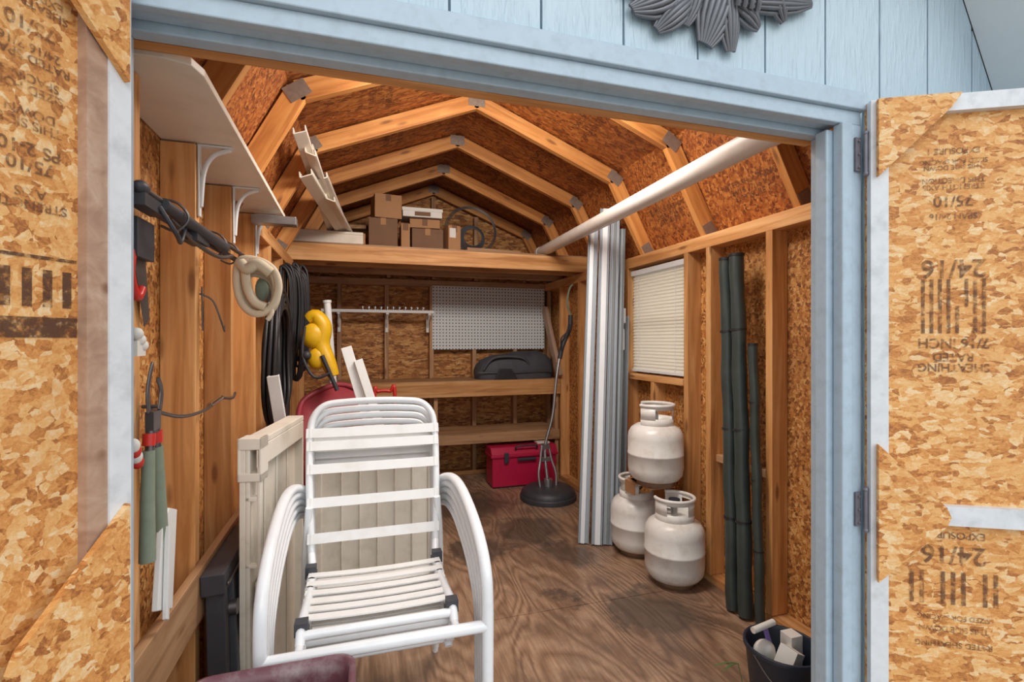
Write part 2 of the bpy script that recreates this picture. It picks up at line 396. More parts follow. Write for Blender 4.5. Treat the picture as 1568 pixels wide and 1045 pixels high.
def strip(x0,x1,zb,y0,y1,mi):
    xs=[x0]+[x for x in (CX-KX,CX,CX+KX) if x0<x<x1]+[x1]
    top=[(x,y0,rzf(x)) for x in reversed(xs)]
    b.prism([(x0,y0,zb),(x1,y0,zb)]+top,(0,y1-y0,0),mi)
for g0,g1 in zip(grooves[:-1],grooves[1:]):
    cuts=[g0+.003]+[x for x in (OL,OR) if g0+.003<x<g1-.003]+[g1-.003]
    for a,c in zip(cuts[:-1],cuts[1:]):
        mid=(a+c)/2
        strip(a,c,1.94 if OL<mid<OR else -.12,YF,YF+.012,0)
for a,c,zb in ((CX-TX,OL,-.12),(OL,OR,1.94),(OR,CX+TX,-.12)): strip(a,c,zb,YF+.009,YF+.03,1)
wf=b.obj('wall_front',[M_SID,M_SIDD],origin=(0,0,0))
# header/jambs
b=MB()
b.box(OL,OR+.01,.995,1.03,1.90,1.948,0); b.box(OL,OR,1.008,1.03,1.862,1.90,0)
b.box(-.41,1.25,1.03,1.068,1.868,1.94,0); b.box(-.41,1.25,1.069,1.105,1.850,1.94,0)
b.obj('trim_header',[M_TRIM],bevel=.003)
b=MB(); b.box(1.222,1.258,1.0,1.03,-.1,1.862); b.box(1.261,1.295,1.005,1.03,-.1,1.862); b.box(1.202,1.25,1.031,1.068,-.02,1.852); b.box(1.226,1.27,1.069,1.103,0,1.852)
b.obj('trim_jamb_right',[M_TRIM],bevel=.004)
b=MB(); b.box(-.47,-.41,1.005,1.03,-.1,1.862); b.box(-.45,-.402,1.031,1.068,-.02,1.852); b.box(-.45,-.408,1.069,1.105,0,1.852)
b.obj('trim_jamb_left',[M_TRIM],bevel=.004)
b=MB()
b.box(-.45,1.27,1.125,1.16,1.86,1.90)
b.obj('trim_header_beam',[M_PINE])
# ceiling + trusses + roof
b=MB()
in_,ou=offs(.0005),offs(.013)
for i in range(4):
    q=[in_[i],in_[i+1],ou[i+1],ou[i]]
    b.prism([(CX+x,1.065,z) for x,z in q],(0,YB-1.065,0))
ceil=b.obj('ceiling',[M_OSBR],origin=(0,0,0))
b=MB()
def extd(a,bb,k): 
    d=V((a[0]-bb[0],a[1]-bb[1])).normalized(); return (a[0]+d.x*k,a[1]+d.y*k)
def shell(o0,o1,ext,y0,dy,mi):
    A,B=offs(o0),offs(o1)
    A[0]=extd(A[0],A[1],ext);B[0]=extd(B[0],B[1],ext);A[-1]=extd(A[-1],A[-2],ext);B[-1]=extd(B[-1],B[-2],ext)
    for i in range(4):
        b.prism([(CX+x,y0,z) for x,z in (A[i],A[i+1],B[i+1],B[i])],(0,dy,0),mi)
shell(.080,.10,.12,.80,4.15,0)
shell(.0715,.0795,.12,.80,.228,1)
shell(.014,.0795,.0,1.062,YB-1.062,0)
b.obj('roof',[M_ROOF,M_SOF],origin=(0,0,0))
mid=[(-1.175,1.85),(-.915,2.335),(0,2.705),(.915,2.335),(1.175,1.85)]
for ti,y in enumerate((1.67,2.28,2.89,3.50,4.11,4.69)):
    for i in range(4):
        a,c=mid[i],mid[i+1]
        beam('rafter_%d_%d'%(ti,i),(CX+a[0],y,a[1]),(CX+c[0],y,c[1]),.038,.088,M_PINE2,ceil)
    pb=MB()
    for (x,z,ang) in ((-.915,2.335,.62),(.915,2.335,-.62),(0,2.705,0),(-1.16,1.875,1.0),(1.16,1.875,-1.0)):
        for s in (-1,1):
            Mx=Matrix.Translation((CX+x,y+s*.0205,z))@Matrix.Rotation(-ang,4,'Y')
            pb.box(-.05,.05,-.001,.001,-.034,.034,0,Mx)
    pb.obj('truss_plates_%d'%ti,[M_PLATE],ceil)
# printed grade stamps
def stamp(name,body,size,P,xd,up,parent,mat=M_INK,sp=.9):
    cu=bpy.data.curves.new(name,'FONT'); cu.body=body; cu.size=size; cu.align_x='CENTER'; cu.align_y='CENTER'; cu.space_line=sp; cu.offset=size*.02
    cu.materials.append(mat)
    o=bpy.data.objects.new(name,cu); COL.objects.link(o)
    x=V(xd).normalized(); y=V(up); y=(y-x*x.dot(y)).normalized(); z=x.cross(y)
    o.matrix_world=Matrix(((x.x,y.x,z.x,P[0]),(x.y,y.y,z.y,P[1]),(x.z,y.z,z.z,P[2]),(0,0,0,1)))
    o.parent=parent; o.matrix_parent_inverse=Matrix.Translation(-parent.location)
    return o
def roofpt(side,s,y):
    x=CX+side*(1.215-.26*s); z=1.87+.51*s; n=V((-side*.51,0,-.26)).normalized()
    return V((x,y,z))+n*.002
for i,(y,s) in enumerate(((1.95,.3),(2.58,.35),(3.2,.5))):
    stamp('grade_stamp_r%d'%i,'RATED SHEATHING\n24/16   7/16 IN\nEXPOSURE 1',.04,roofpt(1,s,y),(0,-1,0),(-.45,0,.89),ceil)
for i,(y,x) in enumerate(((2.55,1.25),(3.2,.2),(3.2,1.2),(3.8,.4),(3.8,1.0),(2.6,.1),(2.0,.0),(2.0,1.3))):
    s=1 if x>CX else -1
    z=2.76-abs(x-CX)/.955*.38
    n=V((-s*.38,0,-.955)).normalized()
    stamp('grade_stamp_c%d'%i,'SHEATHING SPAN\n24/16 7/16\nEXPOSURE 1',.05,V((x,y,z))+n*.002,(0,-s,0),(.955,0,-s*.38),ceil)
# ---------------------------------------------------------------- doors
def door(name,hinge,d,nrm,left):
    h=V((hinge[0],hinge[1],0)); d=V((d[0],d[1],0)).normalized(); nv=V((nrm[0],nrm[1],0)).normalized()
    M=Matrix(((d.x,nv.x,0,h.x),(d.y,nv.y,0,h.y),(0,0,1,0),(0,0,0,1)))
    b=MB()
    Z0,Z1=-.06,1.915
    b.box(0,.81,-.012,0,Z0,Z1,0,M); b.box(0,.81,-.026,-.0125,Z0,Z1,3,M)
    if left:
        b.box(0,.036,.0,.022,Z0,Z1,1,M); b.box(.036,.068,.0,.018,Z0,Z1,2,M)
    else:
        b.box(0,.042,.0,.02,Z0,Z1,1,M)
    b.box(.765,.81,0,.02,Z0,Z1,1,M)
    st=.068 if left else .042
    b.box(st,.765,0,.02,1.872,Z1,1,M); b.box(st,.765,0,.02,Z0,0.0,1,M); b.box(st if not left else .19,.765,0,.02,.805,.855,1,M)
    def gus(pts):
        P=[M@V((t,.0225,z)) for t,z in pts]; b.prism(P,nv*.012,0)
    for s,o in ((1,0.012),(-1,.798)):
        gus([(o,1.912),(o+s*.19,1.912),(o+s*.165,1.875),(o,1.71)])
        gus([(o,1.01),(o+s*.155,.855),(o+s*.165,.83),(o+s*.155,.805),(o,.65)])
        gus([(o,-.055),(o+s*.19,-.055),(o,.14)])
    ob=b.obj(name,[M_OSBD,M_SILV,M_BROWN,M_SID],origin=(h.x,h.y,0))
    def st_(nm,body,size,t,z,flip=False,sp=.9):
        P=M@V((t,.0015,z)); X=d.copy(); up=V((0,0,1)) if not flip else V((0,0,-1))
        if X.cross(up).dot(nv)<0: X=-X
        stamp(nm,body,size,P,X,up,ob,sp=sp)
    return ob,M,st_
dl,MLd,stL=door('door_1',(-.389,1.0),(-.5,-.866),(.866,-.5),True)
dr,MRd,stR=door('door_2',(1.297,.992),(.884,-.468),(-.468,-.884),False)
for i,(body,size,z) in enumerate((('EXPOSURE 1',.022,1.775),('THIS SIDE DOWN\nSIZED FOR SPACING',.017,1.74),('STRENGTH AXIS\nTHIS DIRECTION',.019,1.69),('75/10',.040,1.645),('SPAN 24/16',.022,1.605))):
    stR('stamp_%d'%i,body,size,.20,z,True)
for i,(body,size,z) in enumerate((('24/16',.065,1.47),('||| ||||',.075,1.40),('|| |||||',.075,1.33),('7/16 INCH',.036,1.275),('SHEATHING\nRATED',.030,1.225))):
    stR('stamp_b%d'%i,body,size,.20,z,True)
for i,(body,size,z) in enumerate((('EXPOSURE 1',.026,.775),('24/16',.065,.725),('|| ||| ||',.09,.63),('SIZED FOR SPACING',.018,.56),('THIS SIDE DOWN',.020,.53),('RATED SHEATHING',.02,.49))):
    stR('stamp_c%d'%i,body,size,.20,z,True)
for i,(body,size,z) in enumerate((('SHEATHING\nEXPOSURE',.018,1.775),('75/10',.028,1.735),('RATED SPAN\n24/16 7/16',.018,1.695),('SIZED FOR\nSPACING',.018,1.65),('THIS SIDE\nDOWN',.019,1.60),('75/10\nPS 2-10',.026,1.545),('STRENGTH\nAXIS',.019,1.485))):
    stL('stamp_%d'%i,body,size,.132,z,True)
b=MB(); b.box(.07,.5,.0005,.0012,1.285,1.315,0,MLd); b.box(.07,.5,.0005,.0012,1.40,1.405,0,MLd)
for k in range(16): b.box(.078+.026*k,.090+.026*k,.0005,.0012,1.33,1.385,0,MLd)
b.obj('stamp_band',[M_INK],dl)
for z in (1.78,.83):
    b=MB(); x=1.288
    b.cyl((x,.988,z-.05),(x,.988,z+.05),.0055,n=12); b.box(x-.022,x-.003,.9985,1.0035,z-.045,z+.045)
    for k in (-.035,0,.035): b.cyl((x-.013,.994,z+k),(x-.013,.999,z+k),.003,n=8)
    b.ball((x,.988,z+.054),.007); b.ball((x,.988,z-.054),.007)
    b.obj('hinge',[M_HING],dr)
# ---------------------------------------------------------------- eagle plaque above the door
b=MB()
def leaf(p0,p1,w,ns=7,bow=.0):
    p0,p1=V(p0),V(p1); d=(p1-p0).normalized(); s=V((-d.z,0,d.x))
    for k in range(ns):
        f=(k/(ns-1)-.5)*2
        pts=[];rs=[]
        for j in range(9):
            t=j/8; ww=w*.5*(.6+.4*math.sin(math.pi*t))*(1 if t<.8 else 1-(t-.8)*2)
            q=p0.lerp(p1,t)+s*(f*ww+bow*math.sin(math.pi*t))+V((0,-.022*(1-f*f*.7)*math.sin(math.pi*(.15+.8*t)),0))
            pts.append(q); rs.append(.0022+w/ns*.55*math.sin(math.pi*(.15+.75*t)))
        b.tube(pts,rs,n=6)
Yo=1.016
leaf((.87,Yo,2.22),(.80,Yo,2.0),.10,8,.0)
leaf((.84,Yo,2.20),(.875,Yo,1.995),.06,6,.0)
leaf((.76,Yo,2.20),(.74,Yo,2.035),.06,6,.01)
leaf((.74,Yo,2.14),(.60,Yo,2.045),.06,6,.02)
leaf((.76,Yo,2.20),(.565,Yo,2.10),.07,7,.02)
leaf((.76,Yo,2.10),(.665,Yo,2.01),.05,6,.0)
leaf((.78,Yo,2.28),(.54,Yo,2.17),.09,7,.02)
leaf((.88,Yo,2.11),(.96,Yo,2.07),.05,6,.0)
leaf((.89,Yo,2.12),(1.13,Yo,2.165),.05,7,-.005)
leaf((.90,Yo,2.17),(1.15,Yo,2.20),.05,7,.0)
leaf((.98,Yo,2.18),(1.04,Yo,2.10),.045,5,.0)
leaf((.90,Yo,2.24),(1.14,Yo,2.26),.10,8,.01)
leaf((.90,Yo,2.32),(1.16,Yo,2.38),.10,8,.01)
leaf((.80,Yo,2.34),(.54,Yo,2.30),.10,8,.0)
b.ball((.85,Yo-.015,2.28),.075,(.9,.45,1.3)); b.ball((.85,Yo-.03,2.40),.035,(1,.8,1.1)); b.tube([(.83,Yo-.045,2.405),(.80,Yo-.05,2.40),(.79,Yo-.05,2.385)],[.012,.008,.001],n=8)
for k in range(4): b.tube(catmull([(.86+.02*k,Yo-.015,2.14),(.865+.02*k,Yo-.04,2.115),(.87+.02*k,Yo-.03,2.09)],4),.007,n=8)
b.obj('eagle_wall_plaque',[M_PEW])
# ---------------------------------------------------------------- left wall shelf and brackets
b=MB()
pts=[(XL+.002,1.16),(-.38,1.16),(-.335,1.175),(-.322,1.22),(-.335,2.52),(-.35,2.56),(XL+.002,2.57)]
b.prism([(x,y,1.850) for x,y in pts],(0,0,.018),0)
for y in (1.64,2.05,2.46):
    b.obox((XL+.09,y,1.846),(-.36,y,1.846),.02,.006,side=(0,1,0),mi=1); b.obox((XL+.094,y,1.64),(XL+.094,y,1.845),.02,.006,side=(0,1,0),mi=1)
    b.tube(catmull([(XL+.097,y,1.67),(XL+.105,y,1.77),(XL+.13,y,1.82),(-.365,y,1.842)],6),.007,n=8,mi=1)
b.box(XL+.09,-.27,2.36,2.42,1.79,1.825,2)
b.obj('wall_shelf',[M_SHELF,M_WHP,M_GALV],bevel=.002)
# pole pruner hanging
b=MB()
b.cyl((-.425,1.14,1.555),(-.385,1.92,1.545),.008,n=10); b.cyl((-.41,1.13,1.58),(-.365,1.90,1.56),.006,n=10,mi=1)
b.cyl((-.40,1.22,1.57),(-.375,1.62,1.55),.013,n=12); b.box(-.425,-.385,1.40,1.50,1.53,1.565)
b.tube(catmull([(-.40,1.2,1.56),(-.38,1.24,1.51),(-.40,1.33,1.51),(-.40,1.36,1.55)],6),.005,n=8)
b.ball((-.41,1.14,1.58),.014,(1,1.6,1)); b.box(-.43,-.40,1.13,1.24,1.545,1.57)
b.tube(catmull([(-.41,1.30,1.56),(-.395,1.45,1.525),(-.385,1.6,1.52),(-.375,1.7,1.54)],6),.006,n=8,mi=1)
for y in (1.30,1.64,1.8): b.tube(catmull([(-.455,y,1.60),(-.40,y,1.595),(-.375,y,1.56),(-.40,y,1.53),(-.43,y,1.54)],5),.003,n=6,mi=1)
b.obj('pole_pruner',[M_BLK2,M_STEEL])
# canvas loop bundle
b=MB()
base=[(-.355,1.525),(-.305,1.53),(-.262,1.50),(-.245,1.445),(-.262,1.385),(-.305,1.365),(-.345,1.39),(-.365,1.45)]
for k in range(5):
    sc=1-.07*k
    P=[(-.305+(x+.305)*sc+.003*math.sin(k*2+i), 1.70+.013*k+.008*math.sin(i*1.3+k), 1.45+(z-1.45)*sc-.004*k) for i,(x,z) in enumerate(base)]
    b.tube(catmull(P,5,True),.012,n=8,closed=True,rz=.009)
b.tube(catmull([(-.35,1.69,1.52),(-.33,1.68,1.50),(-.30,1.675,1.515),(-.265,1.68,1.49)],5),.017,n=8)
b.tube(catmull([(-.34,1.70,1.50),(-.33,1.69,1.44),(-.31,1.69,1.40),(-.28,1.69,1.385)],5),.014,n=8)
b.tube(catmull([(-.27,1.70,1.40),(-.262,1.69,1.37),(-.275,1.69,1.345)],4),.007,n=6)
b.ball((-.30,1.75,1.445),.03,(.7,.4,1.3),mi=1)
b.obj('canvas_strap_bundle',[M_CLOTH,M_OLIVE])
b=MB()
b.prism([(-.443,1.17,1.51),(-.443,1.24,1.51),(-.443,1.27,1.33),(-.443,1.245,1.31)],(.002,0,0),0)
b.box(-.447,-.425,1.165,1.25,1.45,1.53,1); b.tube(catmull([(-.436,1.18,1.48),(-.436,1.16,1.42),(-.436,1.19,1.37),(-.436,1.215,1.39)],5),.009,n=8,mi=2)
b.obj('hand_saw',[M_STEEL,M_BLK2,M_REDP],bevel=.002)
b=MB()
xx=-.425
b.tube(catmull([(xx,1.22,1.13),(xx,1.215,1.18),(xx,1.24,1.235)],5),[.009]*5+[.007]*5+[.002],n=8,mi=1,rz=.003)
b.tube(catmull([(xx+.006,1.26,1.13),(xx+.006,1.27,1.17),(xx+.006,1.25,1.20)],5),[.011]*5+[.009]*5+[.003],n=8,mi=1,rz=.003)
b.ball((xx,1.24,1.115),.014,(.5,1,1),mi=2); b.box(xx-.008,xx+.008,1.222,1.262,1.09,1.13,1)
b.cyl((xx,1.228,1.09),(xx,1.215,.95),.009,n=10,mi=1); b.cyl((xx,1.255,1.09),(xx,1.275,.95),.009,n=10,mi=1)
for (p,q,r_) in (((xx,1.222,1.085),(xx,1.219,1.06),.012),((xx,1.258,1.085),(xx,1.262,1.06),.012)): b.cyl(p,q,r_,n=10,mi=2)
b.tube([(xx,1.218,1.05),(xx,1.213,.94),(xx,1.212,.82)],[.012,.0135,.0155],n=12,mi=0); b.tube([(xx,1.262,1.05),(xx,1.275,.94),(xx,1.285,.83)],[.012,.0135,.0155],n=12,mi=0)
b.cyl((xx-.02,1.24,1.14),(xx+.01,1.24,1.14),.004,n=8,mi=1)
b.obj('loppers',[M_OLIVE,M_STEEL,M_REDP])
b=MB(); b.prism([(-.428,1.24,.70),(-.428,1.33,.66),(-.428,1.36,.88),(-.428,1.31,.90),(-.428,1.27,.875)],(.012,0,0),0); b.prism([(-.415,1.26,.67),(-.415,1.275,.66),(-.415,1.285,.86),(-.415,1.275,.87)],(.01,0,0),0)
b.obj('plastic_trim_offcut',[M_PVCW],bevel=.002)
b=MB(); P=catmull([(-.44,1.27,1.13),(-.42,1.40,1.095),(-.42,1.6,1.085),(-.425,1.75,1.10),(-.43,1.95,1.08),(-.44,2.04,1.09)],6)
b.tube(P,.0045,n=8); b.cyl((-.425,1.66,1.09),(-.425,1.78,1.10),.009,n=8,mi=1)
b.obj('bungee_cord',[M_STEEL,M_CHR])
b=MB(); b.tube(catmull([(-.455,1.66,1.42),(-.42,1.67,1.40),(-.40,1.68,1.34),(-.405,1.74,1.31),(-.43,1.85,1.33)],6),.0025,n=6); b.tube([(-.445,1.66,1.44),(-.443,1.66,1.31)],.0025,n=6)
b.obj('wire_hook',[M_STEEL])
b=MB()
for k in range(3): b.ball((-.425,1.16+.012*k,1.295-.012*k),.012)
b.box(-.43,-.42,1.15,1.19,1.25,1.28)
b.obj('parts_bag',[M_LBL])
b=MB()
for k in range(4): b.ball((-.425,1.145+.006*k,1.075-.012*k),.012,(1,.7,1.2),mi=k%2)
b.obj('work_gloves',[M_LBL,M_REDP])
beam('ledger_board',(-.437,1.14,.57),(-.437,3.3,.57),.022,.145,M_PINE3,wl,side=(1,0,0))
# black plastic sawhorse
b=MB()
Mx=Matrix.Translation((-.372,1.76,.0))@Matrix.Rotation(math.radians(-2),4,'Y')
b.box(-.03,.03,-.2,.2,.57,.63,0,Mx)
for s in (-1,1):
    b.obox(Mx@V((0,s*.16,.58)),Mx@V((.0,s*.19,.0)),.05,.035,side=(1,0,0),mi=0)
    b.obox(Mx@V((.02,s*.11,.58)),Mx@V((.03,s*.14,.25)),.03,.03,side=(1,0,0),mi=0)
for z in (.22,.34,.46): b.box(-.015,.02,-.18,.18,z-.02,z+.02,0,Mx)
for k in (-.1,-.03,.04,.11): b.box(.0,.03,k-.012,k+.012,.22,.56,0,Mx)
b.box(.03,.037,-.18,.18,.585,.595,1,Mx); b.cyl(Mx@V((.0,-.13,.50)),Mx@V((.045,-.13,.50)),.022,n=16,mi=1); b.cyl(Mx@V((.0,.1,.40)),Mx@V((.04,.1,.40)),.015,n=16,mi=1)
b.box(-.02,.006,-.18,.18,.22,.56,0,Mx)
b.obj('folding_sawhorse',[M_BLK2,M_STEEL],bevel=.005)
# ---------------------------------------------------------------- stacked patio chairs
cx=.05
def chairmesh(top=True):
    b=MB(); R=.0125
    for s in (-1,1):
        P=catmull([(cx+s*.226,1.885,.745),(cx+s*.25,1.84,.775),(cx+s*.268,1.76,.79),(cx+s*.275,1.64,.785),(cx+s*.277,1.50,.755),(cx+s*.277,1.39,.715),(cx+s*.277,1.32,.66),(cx+s*.277,1.295,.58),(cx+s*.277,1.295,.38),(cx+s*.278,1.30,.125)],6)
        b.tube(P,.0135,n=12,rz=.0165)
        b.cyl((cx+s*.278,1.30,.12),(cx+s*.278,1.30,.145),.017,n=12)
        P=catmull([(cx+s*.214,1.79,.72),(cx+s*.225,1.80,.58),(cx+s*.235,1.86,.38),(cx+s*.245,1.96,.125)],6)
        b.tube(P,R,n=10)
        b.tube(catmull([(cx+s*.205,1.765,.575),(cx+s*.197,1.70,.54),(cx+s*.195,1.58,.53),(cx+s*.195,1.42,.545),(cx+s*.195,1.37,.54),(cx+s*.195,1.34,.515)],5),R,n=10)
        b.box(cx+s*.195-.016,cx+s*.195+.016,1.362,1.395,.527,.56,2); b.box(cx+s*.20-.016,cx+s*.20+.016,1.68,1.712,.53,.565,2)
    P=[(cx-.205,1.765,.575),(cx-.214,1.81,.72),(cx-.220,1.86,.86),(cx-.220,1.895,.955),(cx-.208,1.912,1.01),(cx-.170,1.924,1.046),(cx-.10,1.928,1.055),(cx,1.928,1.058)]
    Q=[(2*cx-p[0],p[1],p[2]) for p in reversed(P[:-1])]
    b.tube(catmull(P+Q,6),R,n=12)
    if top:
        b.cyl((cx-.277,1.295,.515),(cx+.277,1.295,.515),.0155,n=12)
        for s in (-1,1): b.cyl((cx+s*.195,1.345,.515),(cx+s*.195,1.297,.515),.011,n=8)
    b.cyl((cx-.235,1.86,.37),(cx+.235,1.86,.37),.009,n=10)
    b.cyl((cx-.195,1.36,.53),(cx+.195,1.36,.53),R,n=10)
    bp=[V((cx,1.765,.575)),V((cx,1.81,.72)),V((cx,1.86,.86)),V((cx,1.895,.955))]
    def pt(t):
        f=t*3; i=min(2,int(f)); return bp[i].lerp(bp[i+1],f-i)
    for t in ((.10,.35,.60,.83,1.04) if top else (1.0,)):
        p=pt(max(0,t-.06)); q=pt(min(1,t+.06)) if t<=.94 else pt(1)+V((0,.002,.006)); 
        if t>.94: p=pt(.94)
        hw=.205+.015*min(t,1)+.012
        n_=V((0,-(q-p).z,(q-p).y)).normalized()
        if n_.y>0: n_=-n_
        d=(q-p).normalized()*.0165; m=(p+q)/2
        N=10
        vs=[];fs=[]
        for k in range(N+1):
            f=k/N*2-1; x=cx+f*hw; sag=-.012*(1-f*f); wrap=.0145
            c=V((x,m.y,m.z))+n_*(wrap+sag*.5)
            for dz in (-1,1):
                for th in (0,-.004): vs.append(c+d*dz+n_*th)
        for k in range(N):
            a=k*4; e=a+4
            fs+= [(a,a+2,e+2,e),(a+1,e+1,e+3,a+3),(a,e,e+1,a+1),(a+2,a+3,e+3,e+2)]
        fs+= [(0,1,3,2),(N*4,N*4+2,N*4+3,N*4+1)]
        b.add(vs,fs,1,False)
        for s in (-1,1): b.tube([V((cx+s*(hw-.012),m.y,m.z))-d,V((cx+s*(hw-.012),m.y,m.z))+d],.0155,n=10,mi=1)
    for k in (range(6) if top else range(1,6,2)):
        y=1.415+k*.050
        z=.5255+.010*abs(k-2.5)/3
        vs=[];fs=[];N=8
        for j in range(N+1):
            f=j/N*2-1; x=cx+f*.205; zz=z+.015-.006*(1-f*f)
            for dy in (-.0145,.0145):
                for th in (0,-.004): vs.append(V((x,y+dy,zz+th)))
        for j in range(N):
            a=j*4; e=a+4
            fs+= [(a,a+2,e+2,e),(a+1,e+1,e+3,a+3),(a,e,e+1,a+1),(a+2,a+3,e+3,e+2)]
        b.add(vs,fs,1,False)
        for s in (-1,1): b.tube([(cx+s*.195,y-.0145,z),(cx+s*.195,y+.0145,z)],.0155,n=10,mi=1)
    return b
ch=chairmesh().obj('patio_chair',[M_WPL,M_STRAP,M_BLK2],origin=(cx,1.6,.12))
lo_=chairmesh(False).obj('patio_chair',[M_WPL,M_STRAP,M_BLK2],origin=(cx,1.6,.12)); lo_.location=(cx,1.622,.09)
for k in range(2,5):
    o=bpy.data.objects.new('patio_chair',lo_.data); COL.objects.link(o); o.location=(cx,1.6+.022*k,.12-.0299*k)
# cream folding table on its edge
b=MB()
a=V((-.315,1.64,0)); c=V((-.245,2.13,0)); d=(c-a).normalized(); nv=V((d.y,-d.x,0))
M=Matrix(((d.x,nv.x,0,a.x),(d.y,nv.y,0,a.y),(0,0,1,0),(0,0,0,1)))
L=(c-a).length
b.box(0,L,-.012,.0,.02,.97,0,M)
b.box(0,L,-.03,.03,.965,.985,0,M); b.box(0,L,-.03,.03,.0,.02,0,M)
b.box(0,.012,-.03,-.012,.02,.965,0,M); b.box(L-.012,L,-.03,.03,.02,.965,0,M)
b.box(0,L,.018,.03,.90,.965,0,M)
for k in range(1,4): b.box(k*L/4-.006,k*L/4+.006,0,.006,.02,.90,0,M)
b.box(0.0,.02,.02,.03,.02,.965,0,M); b.box(.0,.02,-.012,.02,.80,.815,0,M); b.box(0,.02,-.012,.02,.60,.612,0,M)
for z0,z1 in ((.955,.99),(.86,.885)): b.box(-.004,.06,-.034,.034,z0,z1,0,M)
b.box(-.004,.06,-.034,-.026,.86,.99,0,M); b.box(-.004,.06,.026,.034,.86,.99,0,M)
b.box(.02,.30,.008,.018,.10,.55,0,M)
b.obj('folding_table',[M_CREAM],bevel=.004)
b=MB()
b.box(-.17,.30,2.17,2.20,.02,.84,0); b.box(-.18,.31,2.16,2.21,.0,.03,0); b.box(-.18,.31,2.16,2.21,.81,.85,0)
b.box(-.18,-.15,2.155,2.215,.03,.82,0); b.box(.28,.31,2.155,2.215,.03,.82,0)
for k in range(1,6): b.box(-.15+k*.072,-.142+k*.072,2.160,2.17,.03,.81,0)
b.obj('plastic_panel',[M_CREAM],bevel=.004)
# maroon resin chair behind
b=MB()
X0,Y0=-.12,2.95
vs=[];N=16
for i in range(N+1):
    a=math.pi*(i/N); x=X0-.21*math.cos(a)
    ztop=.86+.155*math.sin(a)**.6; y=Y0+.12*math.sin(a)
    vs+= [V((x,y,.42)),V((x,y+.05,ztop)),V((x,y+.07,ztop)),V((x,y+.02,.42))]
fs=[]
for i in range(N):
    a=i*4;e=a+4
    for q in range(4): fs.append((a+q,a+(q+1)%4,e+(q+1)%4,e+q))
b.add(vs,fs,0,True)
b.tube(catmull([(X0-.21,Y0+.03,.86),(X0-.18,Y0+.12,.95),(X0,Y0+.18,1.02),(X0+.18,Y0+.12,.95),(X0+.21,Y0+.03,.86)],6),.016,n=8)
b.box(X0-.2,X0+.2,Y0-.32,Y0+.12,.40,.43)
for s in (-1,1):
    b.tube(catmull([(X0+s*.21,Y0+.03,.84),(X0+s*.25,Y0-.1,.74),(X0+s*.25,Y0-.28,.70),(X0+s*.24,Y0-.32,.60),(X0+s*.22,Y0-.33,0.012)],6),.02,n=8)
    b.tube([(X0+s*.20,Y0+.08,.6),(X0+s*.21,Y0+.15,.012)],.022,n=8)
b.obj('resin_chair',[M_MAR])
b=MB()
q=-.15; r=.42
b.tube(catmull([(.24+q,2.95+r,.02),(.24+q,2.98+r,.90),(.26+q,2.98+r,.945),(.34+q,2.98+r,.945),(.37+q,2.97+r,.91),(.37+q,2.95+r,.02)],6),.012,n=10)
b.box(.22+q,.39+q,2.82+r,2.95+r,.0,.012)
for z in (.25,.5,.75): b.box(.24+q,.37+q,2.955+r,2.965+r,z-.015,z+.015)
for x in (.21,.40): b.cyl((x-.015+q,3.02+r,.08),(x+.015+q,3.02+r,.08),.08,n=24,mi=1)
b.cyl((.2+q,3.02+r,.08),(.41+q,3.02+r,.08),.01,n=8,mi=2)
b.obj('hand_truck',[M_REDP,M_BLK,M_STEEL])
def slat(name,p0,p1,w,h,mat=M_PVCW,side=(1,0,0)):
    b=MB(); p0,p1=V(p0),V(p1); b.obox(p0,p1,w,h,side)
    d=(p1-p0).normalized(); s=V(side); s=(s-d*s.dot(d)).normalized(); t=d.cross(s)
    b.obox(p0+t*h*.6+s*w*.4,p1+t*h*.6+s*w*.4,w*.12,h*1.6,side); b.obox(p0+t*h*.6-s*w*.4,p1+t*h*.6-s*w*.4,w*.12,h*1.6,side)
    return b.obj(name,[mat],bevel=.002)
slat('vinyl_slat',(.30,2.30,.01),(-.065,2.50,1.25),.05,.018)
slat('vinyl_slat',(.36,2.27,.01),(-.01,2.47,1.19),.04,.018)
slat('vinyl_slat',(-.19,2.30,.01),(-.335,2.18,1.14),.045,.018)
b=MB(); b.tube([(-.09,3.24,.01),(-.195,3.24,1.52)],.022,n=14); b.tube([(-.195,3.24,1.515),(-.196,3.24,1.53)],.026,n=14); b.obj('white_pole',[M_PVCW])
b=MB()
for k in range(18):
    rx=.29-.016*(k%6)+random.uniform(-.008,.008); rz_=.37-.02*(k%6)+random.uniform(-.01,.01); x=-.425+.021*(k//6)+.004*(k%2)
    P=[(x+.006*math.sin(3*a+k),2.80+rx*math.cos(a),1.19+rz_*math.sin(a)-.02*abs(math.cos(a))) for a in [2*math.pi*i/22 for i in range(22)]]
    b.tube(catmull(P,2,True),.0098,n=8,closed=True)
b.obj('garden_hose_coil',[M_BLK])
b=MB()
for k in range(16):
    y=3.16+.009*k; x=-.44+.0065*k+random.uniform(-.006,.006); zt=1.72+random.uniform(-.03,.03); zb=1.12+random.uniform(-.08,.14); w=.025+random.uniform(0,.022)
    P=[(x-w*.2,y,zt-.05),(x,y,zt),(x+w,y,zt-.06),(x+w*1.2,y+.01,(zt+zb)/2),(x+w*.8,y,zb+.04),(x,y,zb),(x-w*.2,y,zb+.05),(x-w*.2,y,(zt+zb)/2)]
    b.tube(catmull(P,5,True),.008,n=7,closed=True)
b.obj('extension_cord_bundle',[M_BLK])
b=MB()
ox,oy=-.045,-.47
def T(x,y,z): return (x+ox,y+oy,z)
b.tube(catmull([T(-.24,3.5,1.40),T(-.2,3.5,1.42),T(-.16,3.5,1.36),T(-.17,3.5,1.26),T(-.13,3.48,1.16),T(-.10,3.47,1.08)],5),[.03+.02*math.sin(i/25*3.1) for i in range(26)],n=12)
